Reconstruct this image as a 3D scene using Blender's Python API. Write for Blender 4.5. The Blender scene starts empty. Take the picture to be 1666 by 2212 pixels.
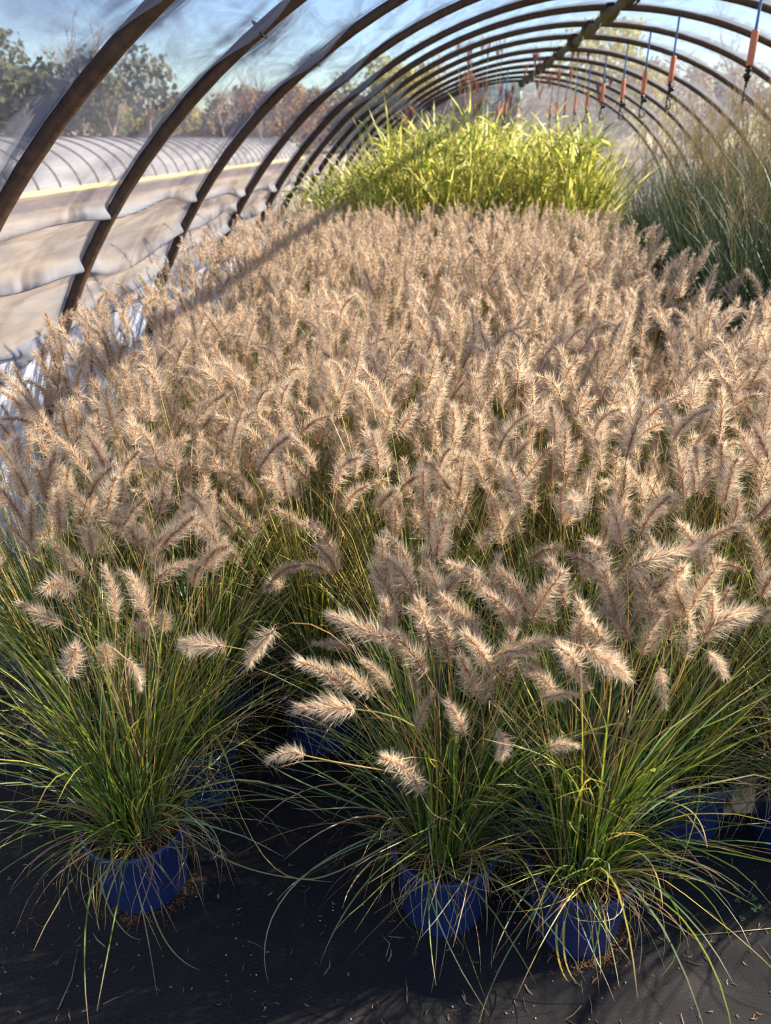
import bpy, math, random
import numpy as np
from mathutils import Vector, Matrix

# ---------------------------------------------------------------- camera
PI = math.pi
scene = bpy.context.scene
COL = scene.collection
H = 2.0
PITCH, YAW = math.radians(25.913), math.radians(4.653)
cam_d = bpy.data.cameras.new('camera')
cam = bpy.data.objects.new('camera', cam_d)
COL.objects.link(cam)
cam.location = (0, 0, H)
cam.rotation_euler = (PI/2 - PITCH, 0, YAW)
cam_d.sensor_fit = 'HORIZONTAL'
cam_d.sensor_width = 36.0
cam_d.lens = 36.0
cam_d.clip_start = 0.05
cam_d.clip_end = 500
cam_d.dof.use_dof = True
cam_d.dof.focus_distance = 2.1
cam_d.dof.aperture_fstop = 4.6
scene.camera = cam

# ---------------------------------------------------------------- light
SUN_EL, SUN_AZ = math.radians(32.6), math.radians(15)      # azimuth from +X towards +Y
world = bpy.data.worlds.new('sky')
scene.world = world
world.use_nodes = True
wn = world.node_tree
wn.nodes.clear()
sky = wn.nodes.new('ShaderNodeTexSky')
sky.sky_type = 'NISHITA'
sky.sun_disc = False
sky.sun_elevation = SUN_EL
sky.sun_rotation = PI/2 - SUN_AZ
sky.air_density = 1.1
sky.dust_density = 0.0
sky.ozone_density = 4.0
bg = wn.nodes.new('ShaderNodeBackground')
bg.inputs['Strength'].default_value = 0.27
wo = wn.nodes.new('ShaderNodeOutputWorld')
hsv = wn.nodes.new('ShaderNodeHueSaturation')
hsv.inputs['Hue'].default_value = 0.522
hsv.inputs['Saturation'].default_value = 1.1
wn.links.new(sky.outputs[0], hsv.inputs['Color'])
wn.links.new(hsv.outputs[0], bg.inputs[0])
wn.links.new(bg.outputs[0], wo.inputs[0])
sd = bpy.data.lights.new('sun', 'SUN')
sd.energy = 20.0
sd.angle = math.radians(0.6)
sd.color = (1.0, 0.91, 0.77)
sun = bpy.data.objects.new('sun', sd)
COL.objects.link(sun)
sun.location = (12, 4, 9)
sdir = Vector((math.cos(SUN_EL)*math.cos(SUN_AZ), math.cos(SUN_EL)*math.sin(SUN_AZ), math.sin(SUN_EL)))
sun.rotation_euler = sdir.to_track_quat('Z', 'Y').to_euler()
vs = scene.view_settings
vs.view_transform = 'Standard'
vs.look = 'None'
vs.gamma = 1.0
vs.use_curve_mapping = False
vs.exposure = 0.08
cy = scene.cycles
cy.max_bounces = 5
cy.diffuse_bounces = 2
cy.adaptive_threshold = 0.05
cy.glossy_bounces = 2
cy.transmission_bounces = 3
cy.transparent_max_bounces = 24
cy.use_denoising = True

# ---------------------------------------------------------------- helpers
def at(px, py, Y):
    """world point at depth Y seen at a place measured in the photograph"""
    x = float(px-833)/1666.0
    y = -float(py-1106)/1666.0
    cp, sp, c, s = math.cos(PITCH), math.sin(PITCH), math.cos(YAW), math.sin(YAW)
    F = Vector((-s*cp, c*cp, -sp))
    R = Vector((c, s, 0))
    U = R.cross(F)
    d = F + x*R + y*U
    return Vector((0, 0, H)) + d*float(Y/d.y)

class Geo:
    def __init__(self):
        self.v, self.f, self.c, self.m, self.uv = [], [], [], [], []
        self.n = 0
    def add(self, v, f, c=None, m=0, uv=None):
        v = np.asarray(v, dtype=float).reshape(-1, 3)
        self.v.append(v)
        self.f.extend([tuple(int(i)+self.n for i in q) for q in f])
        self.m.extend([m]*len(f))
        if c is None:
            c = np.ones((len(v), 3))*0.5
        c = np.asarray(c, dtype=float)
        if c.ndim == 1:
            c = np.tile(c, (len(v), 1))
        self.c.append(c)
        self.uv.append(np.zeros((len(v), 2)) if uv is None else np.asarray(uv, dtype=float))
        self.n += len(v)
    def mesh(self, name, mats, smooth=False):
        me = bpy.data.meshes.new(name)
        V = np.concatenate(self.v)
        me.from_pydata(V.tolist(), [], self.f)
        if not isinstance(mats, (list, tuple)):
            mats = [mats]
        for m in mats:
            me.materials.append(m)
        me.polygons.foreach_set('material_index', self.m)
        if smooth:
            me.polygons.foreach_set('use_smooth', [True]*len(self.f))
        a = me.color_attributes.new('Col', 'FLOAT_COLOR', 'POINT')
        C4 = np.concatenate([np.concatenate(self.c), np.ones((len(V), 1))], 1)
        a.data.foreach_set('color', C4.ravel())
        uvl = me.uv_layers.new(name='UVMap')
        UV = np.concatenate(self.uv)
        idx = np.zeros(len(me.loops), dtype=np.int32)
        me.loops.foreach_get('vertex_index', idx)
        uvl.data.foreach_set('uv', UV[idx].ravel())
        me.update()
        return me

def link(name, data, parent=None, loc=(0, 0, 0), rot=(0, 0, 0), sc=None):
    o = bpy.data.objects.new(name, data)
    COL.objects.link(o)
    o.location = loc
    o.rotation_euler = rot
    if sc is not None:
        o.scale = (sc, sc, sc) if isinstance(sc, (int, float)) else sc
    if parent is not None:
        o.parent = parent
    return o

def thing(name, label, cat, loc=(0, 0, 0), rz=0, group=None, data=None, sc=None):
    o = link(name, data, None, loc, (0, 0, rz), sc)
    o['label'] = label
    o['category'] = cat
    o['kind'] = 'thing'
    if group:
        o['group'] = group
    return o

def struct(name, data, loc=(0, 0, 0)):
    o = link(name, data, None, loc)
    o['kind'] = 'structure'
    return o

def tube(g, pts, r, n=8, c=None, m=0, cap=True):
    P = np.array([tuple(p) for p in pts], dtype=float)
    k = len(P)
    R = np.full(k, r) if np.isscalar(r) else np.asarray(r, dtype=float)
    T = np.gradient(P, axis=0)
    T /= np.linalg.norm(T, axis=1)[:, None] + 1e-12
    up = np.array([0, 0, 1.0]) if abs(T[0, 2]) < .9 else np.array([1.0, 0, 0])
    vs_ = []
    a = np.linspace(0, 2*PI, n, endpoint=False)
    for i in range(k):
        s = np.cross(T[i], up)
        s /= np.linalg.norm(s) + 1e-12
        u = np.cross(s, T[i])
        up = u
        vs_.append(P[i] + R[i]*(np.cos(a)[:, None]*s + np.sin(a)[:, None]*u))
    f = []
    for i in range(k-1):
        for j in range(n):
            j2 = (j+1) % n
            f.append((i*n+j, i*n+j2, (i+1)*n+j2, (i+1)*n+j))
    if cap:
        f.append(tuple(range(n))[::-1])
        f.append(tuple((k-1)*n+j for j in range(n)))
    g.add(np.concatenate(vs_), f, c, m)

def lathe(g, prof, n=32, c=None, m=0):
    a = np.linspace(0, 2*PI, n, endpoint=False)
    V = []
    for r, z in prof:
        V.append(np.stack([r*np.cos(a), r*np.sin(a), np.full(n, z)], 1))
    f = []
    for i in range(len(prof)-1):
        for j in range(n):
            j2 = (j+1) % n
            f.append((i*n+j, i*n+j2, (i+1)*n+j2, (i+1)*n+j))
    g.add(np.concatenate(V), f, c, m)

def box(g, x0, x1, y0, y1, z0, z1, c=None, m=0):
    v = [(x, y, z) for z in (z0, z1) for y in (y0, y1) for x in (x0, x1)]
    g.add(v, [(0, 2, 3, 1), (4, 5, 7, 6), (0, 1, 5, 4), (2, 6, 7, 3), (0, 4, 6, 2), (1, 3, 7, 5)], c, m)

# ---------------------------------------------------------------- materials
def mat(name):
    m = bpy.data.materials.new(name)
    m.use_nodes = True
    nt = m.node_tree
    nt.nodes.clear()
    out = nt.nodes.new('ShaderNodeOutputMaterial')
    return m, nt, out

def N(nt, t, **kw):
    n = nt.nodes.new(t)
    for k, v in kw.items():
        if k in n.inputs:
            n.inputs[k].default_value = v
        else:
            setattr(n, k, v)
    return n

def simple(name, col, rough=.6, metal=0, noise=None, scale=20, bump=0, spec=.5):
    m, nt, out = mat(name)
    p = N(nt, 'ShaderNodeBsdfPrincipled', Roughness=rough, Metallic=metal)
    p.inputs['Base Color'].default_value = (*col, 1)
    p.inputs['Specular IOR Level'].default_value = spec
    if noise or bump:
        tc = N(nt, 'ShaderNodeTexCoord')
        nz = N(nt, 'ShaderNodeTexNoise', Scale=scale, Detail=6, Roughness=.65)
        nt.links.new(tc.outputs['Object'], nz.inputs['Vector'])
        if noise:
            cr = N(nt, 'ShaderNodeValToRGB')
            cr.color_ramp.elements[0].position = .35
            cr.color_ramp.elements[1].position = .65
            cr.color_ramp.elements[0].color = (*col, 1)
            cr.color_ramp.elements[1].color = (*noise, 1)
            nt.links.new(nz.outputs['Fac'], cr.inputs[0])
            nt.links.new(cr.outputs[0], p.inputs['Base Color'])
        if bump:
            b = N(nt, 'ShaderNodeBump', Strength=bump, Distance=.01)
            nt.links.new(nz.outputs['Fac'], b.inputs['Height'])
            nt.links.new(b.outputs[0], p.inputs['Normal'])
    nt.links.new(p.outputs[0], out.inputs[0])
    return m

def leafy(name, trans=.4, gloss=.12, gain=1.0, bands=False):
    """colour from the mesh's own Col attribute, part translucent"""
    m, nt, out = mat(name)
    at_ = N(nt, 'ShaderNodeAttribute', attribute_name='Col')
    src = at_.outputs['Color']
    if bands:
        uv = N(nt, 'ShaderNodeUVMap')
        wv = N(nt, 'ShaderNodeTexWave', Scale=1.0, Distortion=1.5, Detail=1.0)
        wv.bands_direction = 'Y'
        mp = N(nt, 'ShaderNodeMapping')
        mp.inputs['Scale'].default_value = (1, 1.3, 1)
        nt.links.new(uv.outputs[0], mp.inputs[0])
        nt.links.new(mp.outputs[0], wv.inputs['Vector'])
        cr = N(nt, 'ShaderNodeValToRGB')
        cr.color_ramp.elements[0].position = .45
        cr.color_ramp.elements[1].position = .62
        nt.links.new(wv.outputs['Color'], cr.inputs[0])
        mx = N(nt, 'ShaderNodeMix', data_type='RGBA')
        mx.inputs['B'].default_value = (.88, .80, .20, 1)
        nt.links.new(cr.outputs[0], mx.inputs['Factor'])
        nt.links.new(src, mx.inputs['A'])
        src = mx.outputs['Result']
    gm = N(nt, 'ShaderNodeVectorMath', operation='SCALE')
    gm.inputs['Scale'].default_value = gain
    nt.links.new(src, gm.inputs[0])
    src = gm.outputs[0]
    d = N(nt, 'ShaderNodeBsdfDiffuse')
    t = N(nt, 'ShaderNodeBsdfTranslucent')
    nt.links.new(src, d.inputs[0])
    nt.links.new(src, t.inputs[0])
    ms = N(nt, 'ShaderNodeMixShader', Fac=trans)
    nt.links.new(d.outputs[0], ms.inputs[1])
    nt.links.new(t.outputs[0], ms.inputs[2])
    last = ms
    if gloss:
        gl = N(nt, 'ShaderNodeBsdfGlossy', Roughness=.5)
        gl.inputs[0].default_value = (.8, .85, .9, 1)
        m2 = N(nt, 'ShaderNodeMixShader', Fac=gloss)
        nt.links.new(ms.outputs[0], m2.inputs[1])
        nt.links.new(gl.outputs[0], m2.inputs[2])
        last = m2
    nt.links.new(last.outputs[0], out.inputs[0])
    return m

def cloth_mat(name, col, alpha_lo, alpha_hi, weave=900.0, transl=.35, wr=(1.3, 5.0), facing=True):
    """woven shade cloth: threads with open gaps, denser where it is creased"""
    m, nt, out = mat(name)
    uv = N(nt, 'ShaderNodeUVMap')
    mp = N(nt, 'ShaderNodeMapping')
    mp.inputs['Scale'].default_value = (wr[0], wr[1], 1)
    mp.inputs['Rotation'].default_value = (0, 0, .25)
    nt.links.new(uv.outputs[0], mp.inputs[0])
    nz = N(nt, 'ShaderNodeTexNoise', Scale=1.6, Detail=5, Roughness=.6, Distortion=.8)
    nt.links.new(mp.outputs[0], nz.inputs['Vector'])
    mr = N(nt, 'ShaderNodeMapRange')
    mr.inputs['From Min'].default_value = .38
    mr.inputs['From Max'].default_value = .68
    mr.inputs['To Min'].default_value = alpha_lo
    mr.inputs['To Max'].default_value = alpha_hi
    nt.links.new(nz.outputs['Fac'], mr.inputs[0])
    fac = mr.outputs[0]
    for axis in ('X', 'Y'):
        w = N(nt, 'ShaderNodeTexWave', Scale=weave/6.283*(1.0 if axis == 'X' else .8), Distortion=.6, Detail=1.0)
        w.bands_direction = axis
        nt.links.new(uv.outputs[0], w.inputs['Vector'])
        m1 = N(nt, 'ShaderNodeMath', operation='MULTIPLY_ADD')
        m1.inputs[1].default_value = .16
        m1.inputs[2].default_value = -.08
        nt.links.new(w.outputs['Fac'], m1.inputs[0])
        ad = N(nt, 'ShaderNodeMath', operation='ADD')
        nt.links.new(fac, ad.inputs[0])
        nt.links.new(m1.outputs[0], ad.inputs[1])
        fac = ad.outputs[0]
    if facing:
        # threads have thickness: gaps close when the cloth is crossed at a slant
        lw = N(nt, 'ShaderNodeLayerWeight', Blend=.3)
        m3 = N(nt, 'ShaderNodeMath', operation='MULTIPLY_ADD')
        m3.inputs[1].default_value = .22
        nt.links.new(lw.outputs['Facing'], m3.inputs[0])
        nt.links.new(fac, m3.inputs[2])
        fac = m3.outputs[0]
    # cloth gathered (doubled) where the mesh says so
    ga = N(nt, 'ShaderNodeAttribute', attribute_name='Col')
    sp = N(nt, 'ShaderNodeSeparateColor')
    nt.links.new(ga.outputs['Color'], sp.inputs[0])
    n2 = N(nt, 'ShaderNodeTexNoise', Scale=1.0, Detail=4, Roughness=.6)
    mp2 = N(nt, 'ShaderNodeMapping')
    mp2.inputs['Scale'].default_value = (9, 1.2, 1)
    nt.links.new(uv.outputs[0], mp2.inputs[0])
    nt.links.new(mp2.outputs[0], n2.inputs['Vector'])
    r2 = N(nt, 'ShaderNodeMapRange')
    r2.inputs['From Min'].default_value = .35
    r2.inputs['From Max'].default_value = .65
    nt.links.new(n2.outputs['Fac'], r2.inputs[0])
    m4 = N(nt, 'ShaderNodeMath', operation='MULTIPLY')
    nt.links.new(sp.outputs[0], m4.inputs[0]); nt.links.new(r2.outputs[0], m4.inputs[1])
    m5 = N(nt, 'ShaderNodeMath', operation='ADD')
    nt.links.new(fac, m5.inputs[0]); nt.links.new(m4.outputs[0], m5.inputs[1])
    m6 = N(nt, 'ShaderNodeMath', operation='ADD')
    nt.links.new(m5.outputs[0], m6.inputs[0]); nt.links.new(sp.outputs[1], m6.inputs[1])
    fac = m6.outputs[0]
    cl = N(nt, 'ShaderNodeClamp')
    nt.links.new(fac, cl.inputs[0])
    cl.inputs['Min'].default_value = .05
    cl.inputs['Max'].default_value = .96
    tr = N(nt, 'ShaderNodeBsdfTransparent')
    d = N(nt, 'ShaderNodeBsdfDiffuse')
    d.inputs[0].default_value = (*col, 1)
    t = N(nt, 'ShaderNodeBsdfTranslucent')
    t.inputs[0].default_value = (*col, 1)
    a = N(nt, 'ShaderNodeMixShader', Fac=transl)
    nt.links.new(d.outputs[0], a.inputs[1])
    nt.links.new(t.outputs[0], a.inputs[2])
    b = N(nt, 'ShaderNodeMixShader')
    nt.links.new(cl.outputs[0], b.inputs[0])
    nt.links.new(tr.outputs[0], b.inputs[1])
    nt.links.new(a.outputs[0], b.inputs[2])
    nt.links.new(b.outputs[0], out.inputs[0])
    return m

M_leaf = leafy('grass_leaf', .36, .07)
M_stalk = leafy('dry_stalk', .15, .06)
M_plume = leafy('plume_bristles', .52, .0)
M_zebra = leafy('zebra_leaf', .5, .05, bands=True)
M_crown = leafy('tree_leaves', .35, 0)
M_pot = simple('blue_pot_plastic', (.012, .024, .082), .34, noise=(.015, .030, .10), scale=6)
M_soil = simple('potting_soil', (.02, .012, .007), .95, noise=(.06, .035, .02), scale=90, bump=.8)
M_rib = simple('rusty_steel', (.045, .032, .024), .62, .0, noise=(.10, .055, .034), scale=30, bump=.25, spec=.35)
M_ridge = simple('weathered_ridge', (.05, .04, .022), .75, noise=(.10, .075, .035), scale=24, bump=.5)
M_black = simple('black_plastic', (.012, .012, .013), .4)
M_tube = simple('blue_tubing', (.05, .17, .42), .4)
M_weight = simple('orange_weight', (.62, .20, .09), .5)
M_bark = simple('tree_bark', (.22, .16, .12), .9, noise=(.34, .26, .20), scale=9)
M_debris = leafy('dry_debris', .1, 0)
M_cloth = cloth_mat('black_shade_cloth', (.23, .24, .27), .16, .48)
M_seam = cloth_mat('seam_cloth', (.13, .12, .13), .35, .8)
M_skirt = cloth_mat('white_side_film', (.66, .70, .80), .72, .95, wr=(.8, 6), facing=False)
M_far = cloth_mat('pale_shade_cloth', (.36, .35, .36), .86, .97, wr=(.3, 1.5), facing=False)
M_enddark = cloth_mat('end_cloth_dark', (.10, .11, .14), .75, .95)
M_endlight = cloth_mat('end_cloth_light', (.42, .40, .42), .65, .9)

# ground cover inside: black woven fabric, scuffed and dusty
def floor_mat():
    m, nt, out = mat('ground_fabric')
    tc = N(nt, 'ShaderNodeTexCoord')
    p = N(nt, 'ShaderNodeBsdfPrincipled', Roughness=.78)
    p.inputs['Specular IOR Level'].default_value = .3
    nz = N(nt, 'ShaderNodeTexNoise', Scale=4.5, Detail=9, Roughness=.72, Distortion=.6)
    nt.links.new(tc.outputs['Object'], nz.inputs['Vector'])
    cr = N(nt, 'ShaderNodeValToRGB')
    e = cr.color_ramp.elements
    e[0].position = .36; e[0].color = (.016, .016, .018, 1)
    e[1].position = .76; e[1].color = (.058, .048, .036, 1)
    x = cr.color_ramp.elements.new(.54); x.color = (.022, .020, .019, 1)
    nt.links.new(nz.outputs['Fac'], cr.inputs[0])
    nt.links.new(cr.outputs[0], p.inputs['Base Color'])
    w1 = N(nt, 'ShaderNodeTexWave', Scale=120, Distortion=.3); w1.bands_direction = 'X'
    w2 = N(nt, 'ShaderNodeTexWave', Scale=90, Distortion=.3); w2.bands_direction = 'Y'
    n2 = N(nt, 'ShaderNodeTexNoise', Scale=160, Detail=4)
    for w in (w1, w2, n2):
        nt.links.new(tc.outputs['Object'], w.inputs['Vector'])
    a = N(nt, 'ShaderNodeMath', operation='ADD')
    nt.links.new(w1.outputs['Fac'], a.inputs[0]); nt.links.new(w2.outputs['Fac'], a.inputs[1])
    b_ = N(nt, 'ShaderNodeMath', operation='MULTIPLY_ADD')
    b_.inputs[1].default_value = 2.2
    nt.links.new(n2.outputs['Fac'], b_.inputs[0]); nt.links.new(a.outputs[0], b_.inputs[2])
    bp = N(nt, 'ShaderNodeBump', Strength=.6, Distance=.004)
    nt.links.new(b_.outputs[0], bp.inputs['Height'])
    nt.links.new(bp.outputs[0], p.inputs['Normal'])
    nt.links.new(p.outputs[0], out.inputs[0])
    return m

def yard_mat():
    m, nt, out = mat('yard_gravel')
    tc = N(nt, 'ShaderNodeTexCoord')
    nz = N(nt, 'ShaderNodeTexNoise', Scale=.35, Detail=8, Roughness=.7)
    mp = N(nt, 'ShaderNodeMapping')
    mp.inputs['Scale'].default_value = (1.6, .25, 1)
    nt.links.new(tc.outputs['Object'], mp.inputs[0])
    nt.links.new(mp.outputs[0], nz.inputs['Vector'])
    cr = N(nt, 'ShaderNodeValToRGB')
    e = cr.color_ramp.elements
    e[0].position = .38; e[0].color = (.24, .18, .12, 1)
    e[1].position = .62; e[1].color = (.42, .34, .25, 1)
    nt.links.new(nz.outputs['Fac'], cr.inputs[0])
    d = N(nt, 'ShaderNodeBsdfDiffuse')
    nt.links.new(cr.outputs[0], d.inputs[0])
    nt.links.new(d.outputs[0], out.inputs[0])
    return m

# ---------------------------------------------------------------- setting
XC, AX, BZ = 1.296, 3.324, 3.016
RIBY = [2.410, 3.402, 4.709, 5.983, 7.105, 8.067, 9.159, 10.281, 11.652, 12.943, 14.218, 15.468, 16.7, 17.8]
YEND = 17.85
def arch(th, off=0.0):
    return XC + (AX+off)*math.cos(th), (BZ+off)*math.sin(th)

g = Geo()
g.add([(-150, -60, -.03), (150, -60, -.03), (150, 220, -.03), (-150, 220, -.03)], [(0, 1, 2, 3)])
struct('ground', g.mesh('ground', yard_mat()))
g = Geo()
g.add([(-2.2, -2.5, 0), (4.8, -2.5, 0), (4.8, 18.2, 0), (-2.2, 18.2, 0)], [(0, 1, 2, 3)])
struct('floor', g.mesh('floor', floor_mat()))

rng = np.random.default_rng(5)
def cloth_sheet(th0, th1, y0, y1, nth, ny, sag=.035, off=.03, seed=1, crumple=.012):
    r = np.random.default_rng(seed)
    g = Geo()
    ys = np.linspace(y0, y1, ny)
    ths = np.linspace(th0, th1, nth)
    if nth > 150:
        ths = np.concatenate([np.linspace(th0, math.radians(143), nth-72, endpoint=False), np.linspace(math.radians(143), th1, 72)])
    edges = np.array([-2.4, -1.2, 0, 1.2] + RIBY + [19.2])
    ph = r.uniform(0, 6.28, 12); fr = r.uniform(1.5, 7, 12); fs = r.uniform(1, 16, 12)
    V, UV, CC = [], [], []
    for y in ys:
        i = int(np.clip(np.searchsorted(edges, y)-1, 0, len(edges)-2))
        t = (y-edges[i])/(edges[i+1]-edges[i])
        s = sag*4*t*(1-t)
        for th in ths:
            w = sum(math.sin(fs[k]*th*1.7 + fr[k]*y + ph[k]) for k in range(12))/6*crumple*(4*t*(1-t))**.5
            # tension folds running off each rib at the seam
            d = abs(th-math.radians(128))
            fold = .05*math.exp(-(d/.06)**2)*math.exp(-((t if t < .5 else 1-t)/.22)**2)
            fl = 0.0
            for (f0, fa, fb, fw) in ((150.5, 1.3, 2.1, .55), (154.5, 1.6, 1.3, .45), (146.5, 1.2, .8, .4), (157.0, .6, 3.0, .4)):
                q = math.degrees(th) - (f0 + fa*math.sin(fb*y+f0) + .5*math.sin(5.3*y+f0))
                fl += math.exp(-(q/fw)**2)*(.35+.65*abs(math.sin(y*1.7+f0)))
            o = off - s*(.5+.5*math.cos(2*th+PI)*.4) + w - fold - .045*fl
            x, z = arch(th, o)
            V.append((x, y, max(z, .005)))
            UV.append((y, th*3.17))
            dm = min(t, 1-t)*1.2
            lap = .20*min(1, max(0, (math.degrees(th)-122)/10)) - .05
            rf = min(1, max(0, (118-math.degrees(th))/20))
            CC.append(((.75+.35*rf)*math.exp(-(dm/(.15+.10*rf))**2) + .6*math.exp(-(d/.05)**2)*math.exp(-(dm/.35)**2), lap + .5*fl, 0))

    f = []
    for a in range(ny-1):
        for b in range(nth-1):
            k = a*nth+b
            f.append((k, k+1, k+nth+1, k+nth))
    g.add(V, f, CC, uv=UV)
    return g
# roof cloth down to about 1.35 m on the left, 0.9 m on the right
cl = struct('wall_cover', cloth_sheet(math.radians(10), math.radians(158), -1.0, YEND, 170, 420).mesh('wall_cover', M_cloth, True))
sk = struct('wall_left', cloth_sheet(math.radians(156), math.radians(179.9), -1.0, YEND, 16, 380, .05, .05, 3, .03).mesh('wall_left', M_skirt, True))
sk2 = struct('wall_right', cloth_sheet(math.radians(.1), math.radians(14), 1.0, YEND, 12, 300, .03, .05, 4, .03).mesh('wall_right', M_skirt, True))
# end wall: two cloth flaps tied back around an opening
def end_flap(th0, th1, foot, name, m, n=14):
    g = Geo()
    V = []
    for i in range(n):
        t = i/(n-1)
        x, z = arch(th0+(th1-th0)*t)
        for j in range(n):
            u = j/(n-1)
            fx, fz = foot[0]*(1-t)+foot[2]*t, foot[1]*(1-t)+foot[3]*t
            V.append((x*(1-u)+fx*u, 17.9+.06*math.sin(i*2.3+j*.4)*(1-u*.5), z*(1-u)+fz*u))
    f = [(a*n+b, a*n+b+1, (a+1)*n+b+1, (a+1)*n+b) for a in range(n-1) for b in range(n-1)]
    g.add(V, f, (0, 0, 0), uv=[(v[0], v[2]) for v in V])
    return struct(name, g.mesh(name, m, True))
end_flap(math.radians(90), math.radians(180), (XC, 2.9, XC-.35, 0), 'wall_end_left', M_enddark)
end_flap(math.radians(90), math.radians(0), (XC, 2.9, XC+.25, 0), 'wall_end_right', M_endlight)

# ribs
RIBLAB = ['nearest hoop, rising past the upper left corner', 'second hoop, its foot behind the left edge plumes', 'third hoop from the camera side',
          'fourth hoop, its foot just left of the yellow banded grass', 'fifth hoop, coming up out of the yellow banded grass', 'sixth hoop, crossing the ridge pipe at the top of the picture']
for i, y in enumerate(RIBY):
    g = Geo()
    n = 64
    pts = []
    for k in range(n+1):
        th = PI*k/n
        x, z = arch(th)
        pts.append((x-XC, 0.012*math.sin(k*.31+i), z))
    tube(g, pts, .0255, 12)
    if i < len(RIBLAB):
        lab = 'dark rusty steel ' + RIBLAB[i]; grp = None
    else:
        lab = 'thin dark steel hoop far down the tunnel over the tall grasses'; grp = 'far steel hoops of the tunnel'
    t = thing('steel_hoop', lab, 'hoop', (XC, y, 0), 0, grp, g.mesh('steel_hoop', M_rib, True))
    # clamp at the seam
    if i < 6:
        g = Geo()
        th = math.radians(128.2)
        px, pz = arch(th, .0)
        for s in (-.02, .02):
            q = [(px-XC + .033*math.cos(a)*math.cos(th), s + .033*math.sin(a), pz+.033*math.cos(a)*math.sin(th)) for a in np.linspace(0, 2*PI, 14)]
            tube(g, q, .004, 5, cap=False)
        link('clamp', g.mesh('clamp', M_black, True), t)

# ridge: purlin pipe, with cloth and cord lashed round it at each hoop
r = np.random.default_rng(9)
g = Geo()
ys = np.linspace(.5, YEND, 260)
rad = []
for y in ys:
    dd = min(abs(y-b) for b in RIBY)
    rad.append(.034 + .026*math.exp(-(dd/.16)**2) + .010*math.sin(y*7.3)*math.sin(y*3.1+1))
pts = [(0.012*math.sin(y*5.1)+.008*math.sin(y*13), y-9, .012*math.sin(y*6.7+1)) for y in ys]
tube(g, pts, rad, 12)
rp = thing('ridge_pipe', 'long lumpy olive-brown ridge pipe running under the tops of the hoops', 'pipe', (XC, 9, BZ-.055), data=g.mesh('ridge_pipe', M_ridge, True))
for b in RIBY:
    g = Geo()
    q = []
    for k in range(60):
        a = k*.7
        q.append((.068*math.cos(a), b-9-.07+.14*k/60, .075*math.sin(a)+.01))
    tube(g, q, .007, 5)
    link('lashing', g.mesh('lashing', M_ridge, True), rp)

# hanging sprinklers
SPX = 1.9
hs = [(3, 2.62, 'hanging sprinkler with orange weight and black head, nearest the camera at the right edge'),
      (5, 2.645, 'second hanging sprinkler from the right edge, orange weight on blue tube'),
      (6, 2.60, 'third hanging sprinkler from the right edge, above the dark green grass'),
      (8, 2.62, 'fourth hanging sprinkler from the right edge, above the yellow banded grass'),
      (9, 2.60, 'fifth hanging sprinkler from the right edge, close beside the fourth')]
def sprinkler(i, zt, lab, grp=None, x=SPX):
    y = RIBY[i]
    ztop = BZ*math.sqrt(1-((x-XC)/AX)**2)
    t = thing('hanging_sprinkler', lab, 'sprinkler', (x, y, zt-.37), .4*i, grp)
    z0 = zt-.37
    g = Geo(); tube(g, [(0, 0, .36), (.004, 0, .45), (0, 0, ztop-z0-.03), (0, 0.0, ztop-z0)], .009, 8)
    link('supply_tube', g.mesh('supply_tube', M_tube, True), t)
    g = Geo(); lathe(g, [(0, .17), (.021, .17), (.023, .18), (.023, .36), (.021, .37), (0, .37)], 16)
    link('weight', g.mesh('weight', M_weight, True), t)
    g = Geo()
    lathe(g, [(0, .175), (.014, .17), (.014, .155), (.022, .15), (.022, .14), (.012, .135), (.012, .10), (.017, .095), (.017, .085), (.008, .08), (.008, .055), (.012, .05), (0, .045)], 14)
    # check valve bulb at the side
    a = np.linspace(0, PI, 8)
    pr = [(.026*math.sin(q), .11-.02*math.cos(q)) for q in a]
    gg = Geo(); lathe(gg, pr, 14)
    v = np.concatenate(gg.v); v[:, 0] -= .034
    g.add(v, gg.f)
    link('valve', g.mesh('valve', M_black, True), t)
    g = Geo()
    tube(g, [(.010, 0, .06), (.016, 0, .03), (.014, 0, -.03), (.008, 0, -.045), (-.03, 0, -.045), (-.046, 0, -.035), (-.044, 0, -.005), (-.028, 0, .022), (-.005, 0, .036), (.012, 0, .04)], .0065, 8)
    lathe(g, [(0, -.03), (.012, -.032), (.006, -.015), (0, -.012)], 10)
    link('spinner_bracket', g.mesh('spinner_bracket', M_black, True), t)
for i, zt, lab in hs:
    sprinkler(i, zt, lab)
for i in (7, 10, 11, 12, 13):
    sprinkler(i, 2.60, 'small distant hanging sprinkler with orange weight over the banded grass', 'far hanging sprinklers')
for i in (10, 11, 12):
    sprinkler(i, 2.55, 'small distant hanging sprinkler left of the far row, below the ridge pipe', 'far hanging sprinklers near the tunnel axis', XC-.5)

# ---------------------------------------------------------------- grasses
def mixc(a, b, t):
    return np.asarray(a)[None, :]*(1-t)[:, None] + np.asarray(b)[None, :]*t[:, None]

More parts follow.
